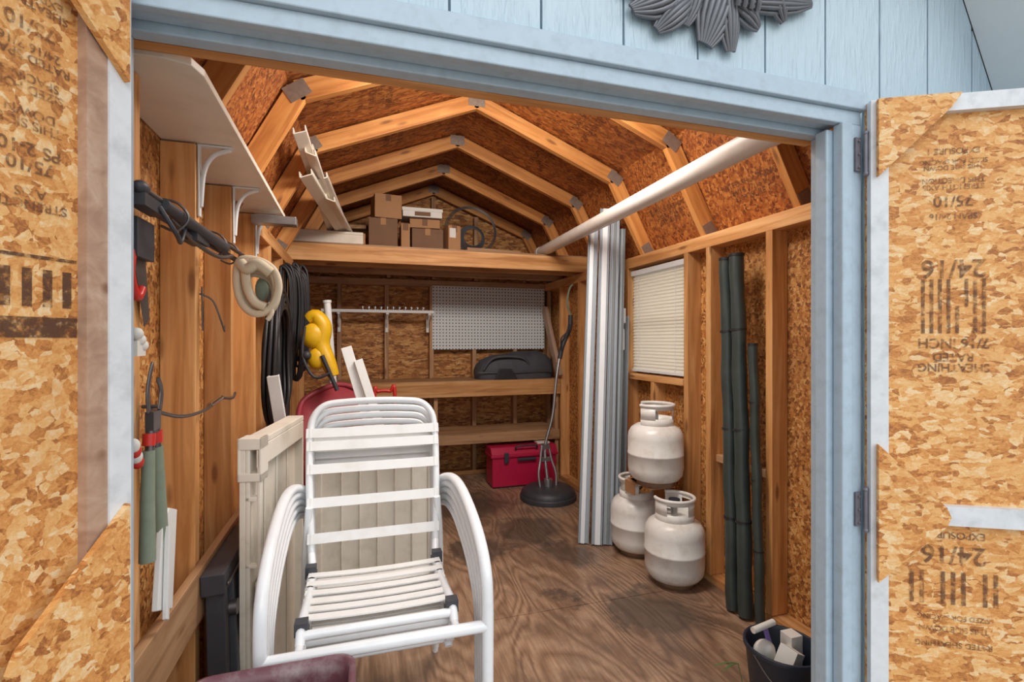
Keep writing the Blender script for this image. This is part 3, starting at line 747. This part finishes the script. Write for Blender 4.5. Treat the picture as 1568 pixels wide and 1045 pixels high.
b.ball(T(-.21,3.48,1.31),.065,(1,.6,1.1)); b.ball(T(-.19,3.47,1.18),.05,(1,.6,1.2)); b.cyl(T(-.16,3.44,1.2),T(-.08,3.44,1.0),.012,n=10,mi=1); b.ball(T(-.24,3.44,1.20),.025,mi=1)
b.tube(catmull([T(-.25,3.44,1.36),T(-.26,3.43,1.2),T(-.2,3.42,1.08),T(-.12,3.42,1.1)],5),.008,n=8,mi=1)
b.obj('leaf_blower',[M_YEL,M_BLK2])
# ---------------------------------------------------------------- back wall: rail, pegboard, benches
b=MB(); b.box(.645,1.765,YB-.096,YB-.0905,1.20,1.80); b.obj('pegboard',[M_PEG])
b=MB(); b.box(-.32,.64,4.50,4.53,1.53,1.555,0)
for x in (-.18,.23,.60): b.box(x-.012,x+.012,4.51,4.668,1.515,1.53,0); b.box(x-.012,x+.012,4.655,4.668,1.36,1.53,0); b.obox((x,4.52,1.515),(x,4.66,1.40),.012,.008,side=(1,0,0),mi=0)
for k in range(11):
    x=.02+k*.052; b.cyl((x,4.515,1.556),(x,4.515,1.575),.012,n=10,mi=1); b.cyl((x,4.515,1.575),(x,4.515,1.583),.018,n=10,mi=1); b.cyl((x,4.50,1.575),(x,4.46,1.57),.006,n=8,mi=1)
b.obj('tool_rail',[M_PVCW,M_CHR])
sh=empty('storage_bench',(.7,4.4,0))
beam('top_edge',(-.30,4.24,.865),(1.755,4.24,.865),.038,.135,M_PINE,sh)
beam('lower_edge',(-.30,4.26,.425),(1.755,4.26,.425),.038,.088,M_PINE3,sh)
beam('top_board',(-.30,4.46,.925),(1.755,4.46,.925),.40,.018,M_PINE3,sh)
beam('lower_board',(-.30,4.47,.462),(1.755,4.47,.462),.38,.018,M_PINE3,sh)
for i,x in enumerate((-.28,.62,1.74)): beam('leg_%d'%i,(x,4.30,0),(x,4.30,.79),.06,.035,M_PINE3,sh,side=(0,1,0))
beam('side_brace',(1.745,4.60,1.60),(1.745,4.22,.95),.035,.088,M_BROWN,sh,side=(1,0,0))
b=MB()
N=20; rows=[(0,1.0),(.07,1.03),(.14,.97),(.19,.85),(.225,.6),(.235,.0)]
vs=[];fs=[]
for z,s in rows:
    for k in range(N):
        th=2*math.pi*k/N; x=.37*s*math.copysign(abs(math.cos(th))**.6,math.cos(th)); y=.13*s*math.copysign(abs(math.sin(th))**.6,math.sin(th))
        vs.append(V((1.37+x+.05*z*random.uniform(-1,1),4.43+y,.936+z*(1+.15*(x/.36))+.012*random.uniform(-1,1)*(z>0))))
for i in range(len(rows)-1):
    for k in range(N): fs.append((i*N+k,i*N+(k+1)%N,(i+1)*N+(k+1)%N,(i+1)*N+k))
b.add(vs,fs,0,True); b.add(vs[:N],[tuple(range(N))],0)
b.tube(catmull([(1.05,4.31,1.02),(1.15,4.29,1.13),(1.4,4.29,1.13),(1.5,4.31,1.05)],6),.012,n=8,rz=.004)
b.tube(catmull([(1.0,4.30,1.0),(1.3,4.285,.99),(1.7,4.30,1.0)],6),.005,n=6,mi=1)
b.obj('duffel_bag',[M_BAG,M_STEEL])
b=MB(); b.prism([(1.14,4.28,.936),(1.36,4.28,.936),(1.30,4.28,1.03),(1.19,4.28,1.03)],(0,-.02,0)); b.obj('zip_pouch',[M_BLK],bevel=.004)
# red toolbox
b=MB()
tx=.06; ty=-.10; tz=-.03
def bx(x0,x1,y0,y1,z0,z1,mi): b.box(x0+tx,x1+tx,y0+ty,y1+ty,z0,z1,mi)
bx(1.03,1.62,4.24,4.46,.012,.28,0); bx(1.015,1.635,4.225,4.475,.265,.29,0)
b.prism([(1.02+tx,4.23+ty,.29),(1.02+tx,4.47+ty,.29),(1.02+tx,4.43+ty,.35),(1.02+tx,4.27+ty,.35)],(.61,0,0),0)
for x in (1.15,1.50): bx(x-.02,x+.02,4.21,4.228,.22,.31,1)
bx(1.25,1.42,4.205,4.225,.235,.26,1); b.tube(catmull([(1.24+tx,4.24+ty,.33),(1.25+tx,4.22+ty,.36),(1.42+tx,4.22+ty,.36),(1.43+tx,4.24+ty,.33)],5),.008,n=8,mi=1)
bx(1.06,1.59,4.25,4.45,0,.012,1); bx(1.46,1.58,4.29,4.40,.352,.372,2)
b.obj('red_toolbox',[M_RED,M_BLK2,M_LBL],bevel=.006)
# surface cleaner
b=MB()
dy=-.03
def W(x,y,z): return (x,y+dy,z)
c0=(1.46,3.80+dy,0)
b.lathe(c0,[(0.0,.10),(.10,.105),(.18,.095),(.215,.07),(.225,.03),(.22,.02),(.2,.03),(0,.04)],36,0)
b.lathe(c0,[(.227,.0),(.23,.03),(.225,.045),(.215,.04),(.218,0)],36,0)
b.cyl(W(1.46,3.80,.10),W(1.46,3.80,.16),.035,n=16,mi=1)
for s in (-1,1): b.tube(catmull([W(1.46+s*.07,3.80,.10),W(1.46+s*.075,3.82,.20),W(1.46+s*.05,3.85,.30),W(1.46+s*.03,3.87,.42)],5),.011,n=8,mi=1)
b.box(1.42,1.50,3.84+dy,3.88+dy,.29,.32,1); b.box(1.43,1.49,3.85+dy,3.89+dy,.39,.43,1)
b.tube(catmull([W(1.46,3.82,.16),W(1.46,3.87,.40),W(1.53,3.88,.66),W(1.57,3.90,.95),W(1.61,3.92,1.15)],6),.013,n=10,mi=1)
b.tube(catmull([W(1.61,3.92,1.13),W(1.64,3.92,1.25),W(1.70,3.92,1.38),W(1.71,3.92,1.5)],6),.020,n=10,mi=0)
b.tube(catmull([W(1.71,3.92,1.5),W(1.68,3.92,1.60),W(1.70,3.92,1.72),W(1.73,3.92,1.76)],6),.009,n=8,mi=2)
b.tube(catmull([W(1.62,3.90,1.2),W(1.60,3.86,1.3),W(1.66,3.86,1.36),W(1.69,3.90,1.42)],6),.007,n=8,mi=0)
b.obj('surface_cleaner',[M_BLK2,M_GALV,M_OLIVE])
# ---------------------------------------------------------------- loft
lf=empty('loft',(.66,4.2,1.85))
beam('front_beam',(XL+.01,3.77,1.91),(XR-.01,3.77,1.91),.038,.118,M_PINE,lf)
beam('joist_1',(XL+.01,4.0,1.895),(XR-.01,4.0,1.895),.038,.088,M_PINE,lf)
beam('joist_2',(XL+.01,4.40,1.895),(XR-.01,4.40,1.895),.038,.088,M_PINE3,lf)
beam('deck',(XL+.01,4.23,1.979),(XR-.01,4.23,1.979),.88,.018,M_PINE3,lf)
def cbox(name,x0,x1,y0,y1,z0,z1,mat=M_CARD,lbl=False,rot=0):
    b=MB(); mx=(x0+x1)/2; my=(y0+y1)/2
    M=Matrix.Translation((mx,my,0))@Matrix.Rotation(rot,4,'Z')@Matrix.Translation((-mx,-my,0))
    b.box(x0,x1,y0,y1,z0,z1,0,M)
    b.box(mx-.02,mx+.02,y0-.001,y1+.001,z1,z1+.002,1,M)
    b.box(mx-.02,mx+.02,y0-.0015,y0,z1-.05,z1,1,M)
    if lbl: b.box(x0+.01,x0+(x1-x0)*.6,y0-.002,y0,z0+(z1-z0)*.5,z1-.02,2,M)
    return b.obj(name,[mat,M_CARDD if mat is M_CARD else M_CARD,M_LBL],bevel=.002)
cbox('cardboard_box',.06,.27,3.85,4.1,1.99,2.205,M_CARDD)
cbox('cardboard_box',.09,.29,3.86,4.08,2.212,2.39,M_CARD,rot=.12)
cbox('cardboard_box',.38,.62,3.87,4.1,1.99,2.15,M_CARDD)
cbox('cardboard_box',.295,.36,3.83,4.0,1.99,2.17,M_CARD)
cbox('cardboard_box',.37,.60,3.88,4.1,2.158,2.225,M_CARD,rot=-.05)
cbox('cardboard_box',.64,.74,3.83,4.0,1.99,2.18,M_CARD,True,rot=.15)
b=MB(); b.box(.31,.61,3.86,4.08,2.236,2.30,0); b.box(.305,.615,3.855,4.085,2.28,2.305,0); b.box(.40,.52,3.853,3.855,2.245,2.275,1); b.obj('white_carton',[M_LBL,M_CARDD],bevel=.003)
b=MB(); b.box(-.46,.02,3.80,3.94,1.99,2.07,0); b.box(-.46,.02,3.795,3.945,2.055,2.075,0); b.box(.02,.035,3.80,3.94,1.99,2.07,1); b.obj('long_carton',[M_SHELF,M_CARD],bevel=.003)
b=MB(); b.box(-.22,.03,4.12,4.42,1.99,2.14,0);b.box(-.23,.04,4.11,4.43,2.11,2.145,0); b.box(-.18,-.1,4.108,4.11,2.02,2.1,1); b.obj('storage_tote',[M_CARDD,M_LBL],bevel=.004)
b=MB(); b.obox((-.1,4.05,2.16),(.05,4.02,2.16),.08,.03); b.obox((.62,4.3,2.01),(1.3,4.35,2.01),.09,.035); b.obox((.70,4.2,2.01),(1.2,4.15,2.01),.09,.038); b.obox((.80,3.85,2.003),(1.25,3.88,2.003),.06,.025); b.obj('scrap_lumber',[M_PINE3],bevel=.002)
lb=MB()
for (p0,p1,w,kk) in (((-.20,3.93,2.09),(-.27,2.48,2.245),.055,1),((-.16,3.90,2.085),(-.235,2.62,2.20),.05,-1),((-.13,3.93,2.085),(-.27,2.75,2.13),.06,1),((-.10,3.95,2.085),(-.20,2.9,2.17),.05,1),((-.17,3.90,2.125),(-.255,2.70,2.26),.05,-1),((-.08,3.95,2.09),(-.17,3.1,2.11),.05,-1)):
    p0,p1=V(p0),V(p1)
    lb.obox(p0,p1,w,.006,(1,0,.35*kk)); 
    s=V((1,0,.35*kk)).normalized()*w/2
    lb.obox(p0+s+V((0,0,.014)),p1+s+V((0,0,.014)),.006,.03,(1,0,.1)); lb.obox(p0-s+V((0,0,.014)),p1-s+V((0,0,.014)),.006,.03,(1,0,.1))
lb.obj('vinyl_trim_bundle',[M_SHELF],bevel=.001)
b=MB()
for k in range(7):
    r=.075+.006*k
    b.tube(catmull([(.87+r*math.cos(a),3.93+.01*k,2.118+r*.95*math.sin(a)) for a in [2*math.pi*i/14 for i in range(14)]],3,True),.004,n=6,closed=True,mi=0)
b.obj('wire_coil',[M_BLK2,M_OLIVE])
b=MB()
for k in range(4):
    r=.20+.008*k
    b.tube(catmull([(.90+r*math.cos(a),4.12+.008*k+.03*math.sin(a),2.22+r*.95*math.sin(a)) for a in [2*math.pi*i/18 for i in range(18)]],3,True),.003,n=6,closed=True)
b.obj('wire_loop',[M_STEEL])
b=MB()
p0=V((1.47,4.0,2.035)); p1=V((1.29,1.22,1.965)); dd=(p1-p0).normalized()
b.tube([p0,p1],.043,n=28,caps=False); b.tube([p0,p1],.037,n=28,caps=False,mi=0)
b.tube([p1-dd*.10,p1],.046,n=28); b.tube([p0,p0+dd*.05],.046,n=28)
b.obj('pvc_pipe',[M_PVC])
# gutter/fence channels
b=MB()
def rail(p0,p1,w,th,base,band,bo,bw):
    p0,p1=V(p0),V(p1); d=(p1-p0).normalized(); s=V((.94,-.34,0)); s=(s-d*s.dot(d)).normalized(); t=d.cross(s)
    if t.y>0: t=-t
    b.obox(p0,p1,w,th,s,base)
    if band is not None:
        b.obox(p0+s*bo+t*(th/2+.004),p1+s*bo+t*(th/2+.004),bw,.008,s,band)
    for k in (-1,1): b.obox(p0+s*k*(w/2-.003)+t*(th/2+.005),p1+s*k*(w/2-.003)+t*(th/2+.005),.006,.012,s,base)
rail((1.345,2.865,.006),(1.515,3.06,2.10),.066,.03,0,1,-.006,.026)
rail((1.415,2.82,.006),(1.585,3.03,2.17),.066,.03,0,1,.004,.034)
rail((1.48,2.80,.006),(1.65,3.01,2.13),.058,.03,0,2,.0,.018)
rail((1.54,2.82,.006),(1.70,3.02,2.04),.055,.03,2,0,.006,.016)
rail((1.60,2.90,.006),(1.70,3.04,1.52),.045,.02,2,0,.0,.014)
rail((1.655,2.93,.006),(1.738,3.02,1.45),.04,.02,0,2,.0,.012)
b.box(1.66,1.70,2.955,2.975,1.40,1.50,1); b.box(1.65,1.68,2.935,2.955,1.22,1.36,1)
b.obj('gutter_channels',[M_GUT,M_GUTW,M_GUTD],bevel=.002)
# ---------------------------------------------------------------- propane tanks
def tank(loc,rot):
    b=MB()
    b.lathe((0,0,0),[(.085,.03),(.10,.0),(.105,.0),(.105,.035)],32,1)
    prof=[(0,.020),(.09,.022),(.128,.034),(.148,.06),(.1535,.095),(.1535,.168),(.1555,.17),(.1555,.18),(.1535,.182),(.1535,.262),(.149,.292),(.134,.318),(.105,.337),(.06,.348),(0,.352)]
    b.lathe((0,0,0),prof,40,0)
    R=.102
    A=2.45
    for (a0,a1,z0,z1) in ((-A,A,.325,.378),(-A,-1.55,.37,.44),(-.42,.42,.37,.44),(1.55,A,.37,.44)):
        b.lathe((0,0,0),[(R-.003,z0),(R,z0),(R,z1),(R-.003,z1),(R-.003,z0)],24,0,None,a0,a1)
    b.tube([(R*math.cos(a),R*math.sin(a),.449) for a in [-A+2*A*i/30 for i in range(31)]],.009,n=8)
    b.lathe((0,0,0),[(R-.004,.425),(R,.425),(R,.45),(R-.004,.45)],24,0,None,-A,A)
    b.cyl((0,0,.35),(0,0,.40),.018,n=14,mi=2); b.cyl((0,0,.40),(0,0,.425),.01,n=10,mi=2); b.cyl((0,0,.42),(0,0,.44),.03,n=12,mi=3)
    b.cyl((0,0,.38),(-.05,0,.38),.014,n=12,mi=2); b.cyl((-.05,0,.38),(-.068,0,.38),.02,n=14,mi=4)
    ob=b.obj('propane_tank',[M_TANK,M_RUST,M_GALV,M_BLUE,M_BLK2],origin=(0,0,0))
    ob.location=loc; ob.rotation_euler=(0,0,rot); return ob
tank((1.60,2.275,0),-1.0); tank((1.61,2.67,0),-2.4); tank((1.605,2.46,.470),-.6)
b=MB(); b.box(1.52,1.68,2.38,2.62,.460,.468); b.box(1.49,1.50,2.50,2.60,.40,.462); b.box(1.49,1.58,2.50,2.60,.461,.468); b.obj('cardboard_pad',[M_CARD])
b=MB()
def sleeve(p0,p1,r):
    P=[V(p0).lerp(V(p1),i/24)+V((.0,.003*math.sin(i*.9),0)) for i in range(25)]; b.tube(P,[r*(1+.05*math.sin(i*1.7)) for i in range(25)],n=16)
    for f in (.25,.5,.78): q=V(p0).lerp(V(p1),f); q2=V(p0).lerp(V(p1),f+.006); b.tube([q,q2],r*1.12,n=16,mi=1)
    q=V(p1); b.tube([q-V((0,0,.012)),q],r*1.1,n=16,mi=1)
sleeve((1.685,1.94,.012),(1.725,2.035,1.69),.029); sleeve((1.70,1.872,.012),(1.73,1.965,1.70),.033)
sleeve((1.715,1.80,.012),(1.738,1.87,1.27),.021)
b.obj('umbrella_sleeves',[M_GRN,M_BLK])
# bucket
b=MB()
c=(1.42,1.39,0)
b.lathe(c,[(0,.005),(.095,.005),(.102,.02),(.12,.20),(.127,.20),(.127,.215),(.119,.215),(.113,.20),(.095,.02),(0,.015)],32,0)
b.tube(catmull([(c[0]-.125,c[1],.20),(c[0]-.11,c[1]-.09,.14),(c[0],c[1]-.15,.11),(c[0]+.11,c[1]-.09,.14),(c[0]+.125,c[1],.20)],6),.003,n=6,mi=3)
b.cyl((c[0]+.02,c[1]+.02,.05),(c[0]-.04,c[1]+.04,.26),.009,n=10,mi=2); b.cyl((c[0]-.10,c[1]+.03,.262),(c[0]+.0,c[1]+.04,.27),.011,n=10,mi=1)
Mq=Matrix.Translation((c[0]-.02,c[1]-.03,.15))@Matrix.Rotation(.5,4,'Y')@Matrix.Rotation(.3,4,'Z')
b.box(-.03,.03,-.03,.03,-.06,.07,1,Mq); b.box(c[0]+.03,c[0]+.08,c[1]-.01,c[1]+.04,.10,.235,1); b.ball((c[0]-.05,c[1]+.03,.18),.04,(1,.8,1),mi=1)
b.obj('cleaning_bucket',[M_BLUE,M_LBL,M_PURP,M_STEEL],bevel=.002)
b=MB()
for k in range(8):
    a=random.uniform(2.8,3.6); l=random.uniform(.05,.09)
    b.tube([(1.265,1.43,.15),(1.265+l*.5*math.cos(a),1.43+l*.5*math.sin(a),.155),(1.265+l*math.cos(a),1.43+l*math.sin(a),.145)],[.0008,.0014,.0004],n=5)
b.tube([(1.265,1.43,.15),(1.272,1.42,.1),(1.275,1.41,.003)],.0015,n=5)
b.obj('weed_sprig',[M_GRASS])
# foreground maroon bin
b=MB()
def rrect(x0,x1,y0,y1,r,z,n=5):
    out=[]
    for (cx_,cy_,a0) in ((x1-r,y1-r,0),(x0+r,y1-r,90),(x0+r,y0+r,180),(x1-r,y0+r,270)):
        for k in range(n+1):
            a=math.radians(a0+90*k/n); out.append(V((cx_+r*math.cos(a),cy_+r*math.sin(a),z)))
    return out
def rings(rs,mi=0):
    vs=[p for r in rs for p in r]; n=len(rs[0]); fs=[]
    for i in range(len(rs)-1):
        for k in range(n): fs.append((i*n+k,i*n+(k+1)%n,(i+1)*n+(k+1)%n,(i+1)*n+k))
    b.add(vs,fs,mi,True)
bx0,bx1,by0,by1=-.355,-.01,.995,1.235
rings([rrect(bx0+.05,bx1-.05,by0+.04,by1-.04,.03,0.001),rrect(bx0+.01,bx1-.01,by0+.01,by1-.01,.04,.51),rrect(bx0,bx1,by0,by1,.045,.52),rrect(bx0,bx1,by0,by1,.045,.545),rrect(bx0+.012,bx1-.012,by0+.012,by1-.012,.04,.55),rrect(bx0+.018,bx1-.018,by0+.018,by1-.018,.035,.51),rrect(bx0+.055,bx1-.055,by0+.045,by1-.045,.03,.01)])
b.add(rrect(bx0+.055,bx1-.055,by0+.045,by1-.045,.03,.01),[tuple(range(24))],0)
b.obj('storage_bin',[M_BIN])
# ---------------------------------------------------------------- lights, world, camera
w=bpy.data.worlds.new('world'); SC.world=w; w.use_nodes=True; nt=w.node_tree
bg=nt.nodes['Background']
tc=nt.nodes.new('ShaderNodeTexCoord').outputs['Generated']
sp=NN(nt,'ShaderNodeSeparateXYZ',Vector=tc).outputs[2]
nt.links.new(ramp(nt,sp,[(0.0,(.87,.88,.88)),(.5,(.83,.88,.93)),(1,(.76,.84,.93))]),bg.inputs[0]); bg.inputs[1].default_value=1.4
def area(name,loc,rot,sx,sy,e,col):
    l=bpy.data.lights.new(name,'AREA'); l.shape='RECTANGLE'; l.size=sx; l.size_y=sy; l.energy=e; l.color=col
    o=bpy.data.objects.new(name,l); COL.objects.link(o); o.location=loc; o.rotation_euler=rot; return o
area('interior_fill_area',(.66,1.9,2.42),(math.radians(30),0,0),1.0,.35,32,(1,.94,.87))  # added fill without a fixture, hidden above the header, brightens the interior
l=bpy.data.lights.new('fill_point','POINT'); l.energy=11; l.shadow_soft_size=.12; l.color=(1,.93,.85)  # second added fill, an unseen point source lifting the interior
o=bpy.data.objects.new('interior_fill_point',l); COL.objects.link(o); o.location=(.66,2.2,2.45)
s=bpy.data.lights.new('sun','SUN'); s.energy=.9; s.angle=math.radians(35); s.color=(1,.97,.93)
o=bpy.data.objects.new('sun',s); COL.objects.link(o); o.rotation_euler=(math.radians(52),0,math.radians(12))
cam=bpy.data.cameras.new('camera'); cam.sensor_width=36; cam.lens=36*775/1600; cam.clip_start=.02
co=bpy.data.objects.new('camera',cam); COL.objects.link(co); co.location=(0,0,1.28); co.rotation_euler=(math.radians(90),0,math.radians(-17))
SC.camera=co
SC.view_settings.view_transform='Standard'; SC.view_settings.look='None'; SC.view_settings.exposure=0
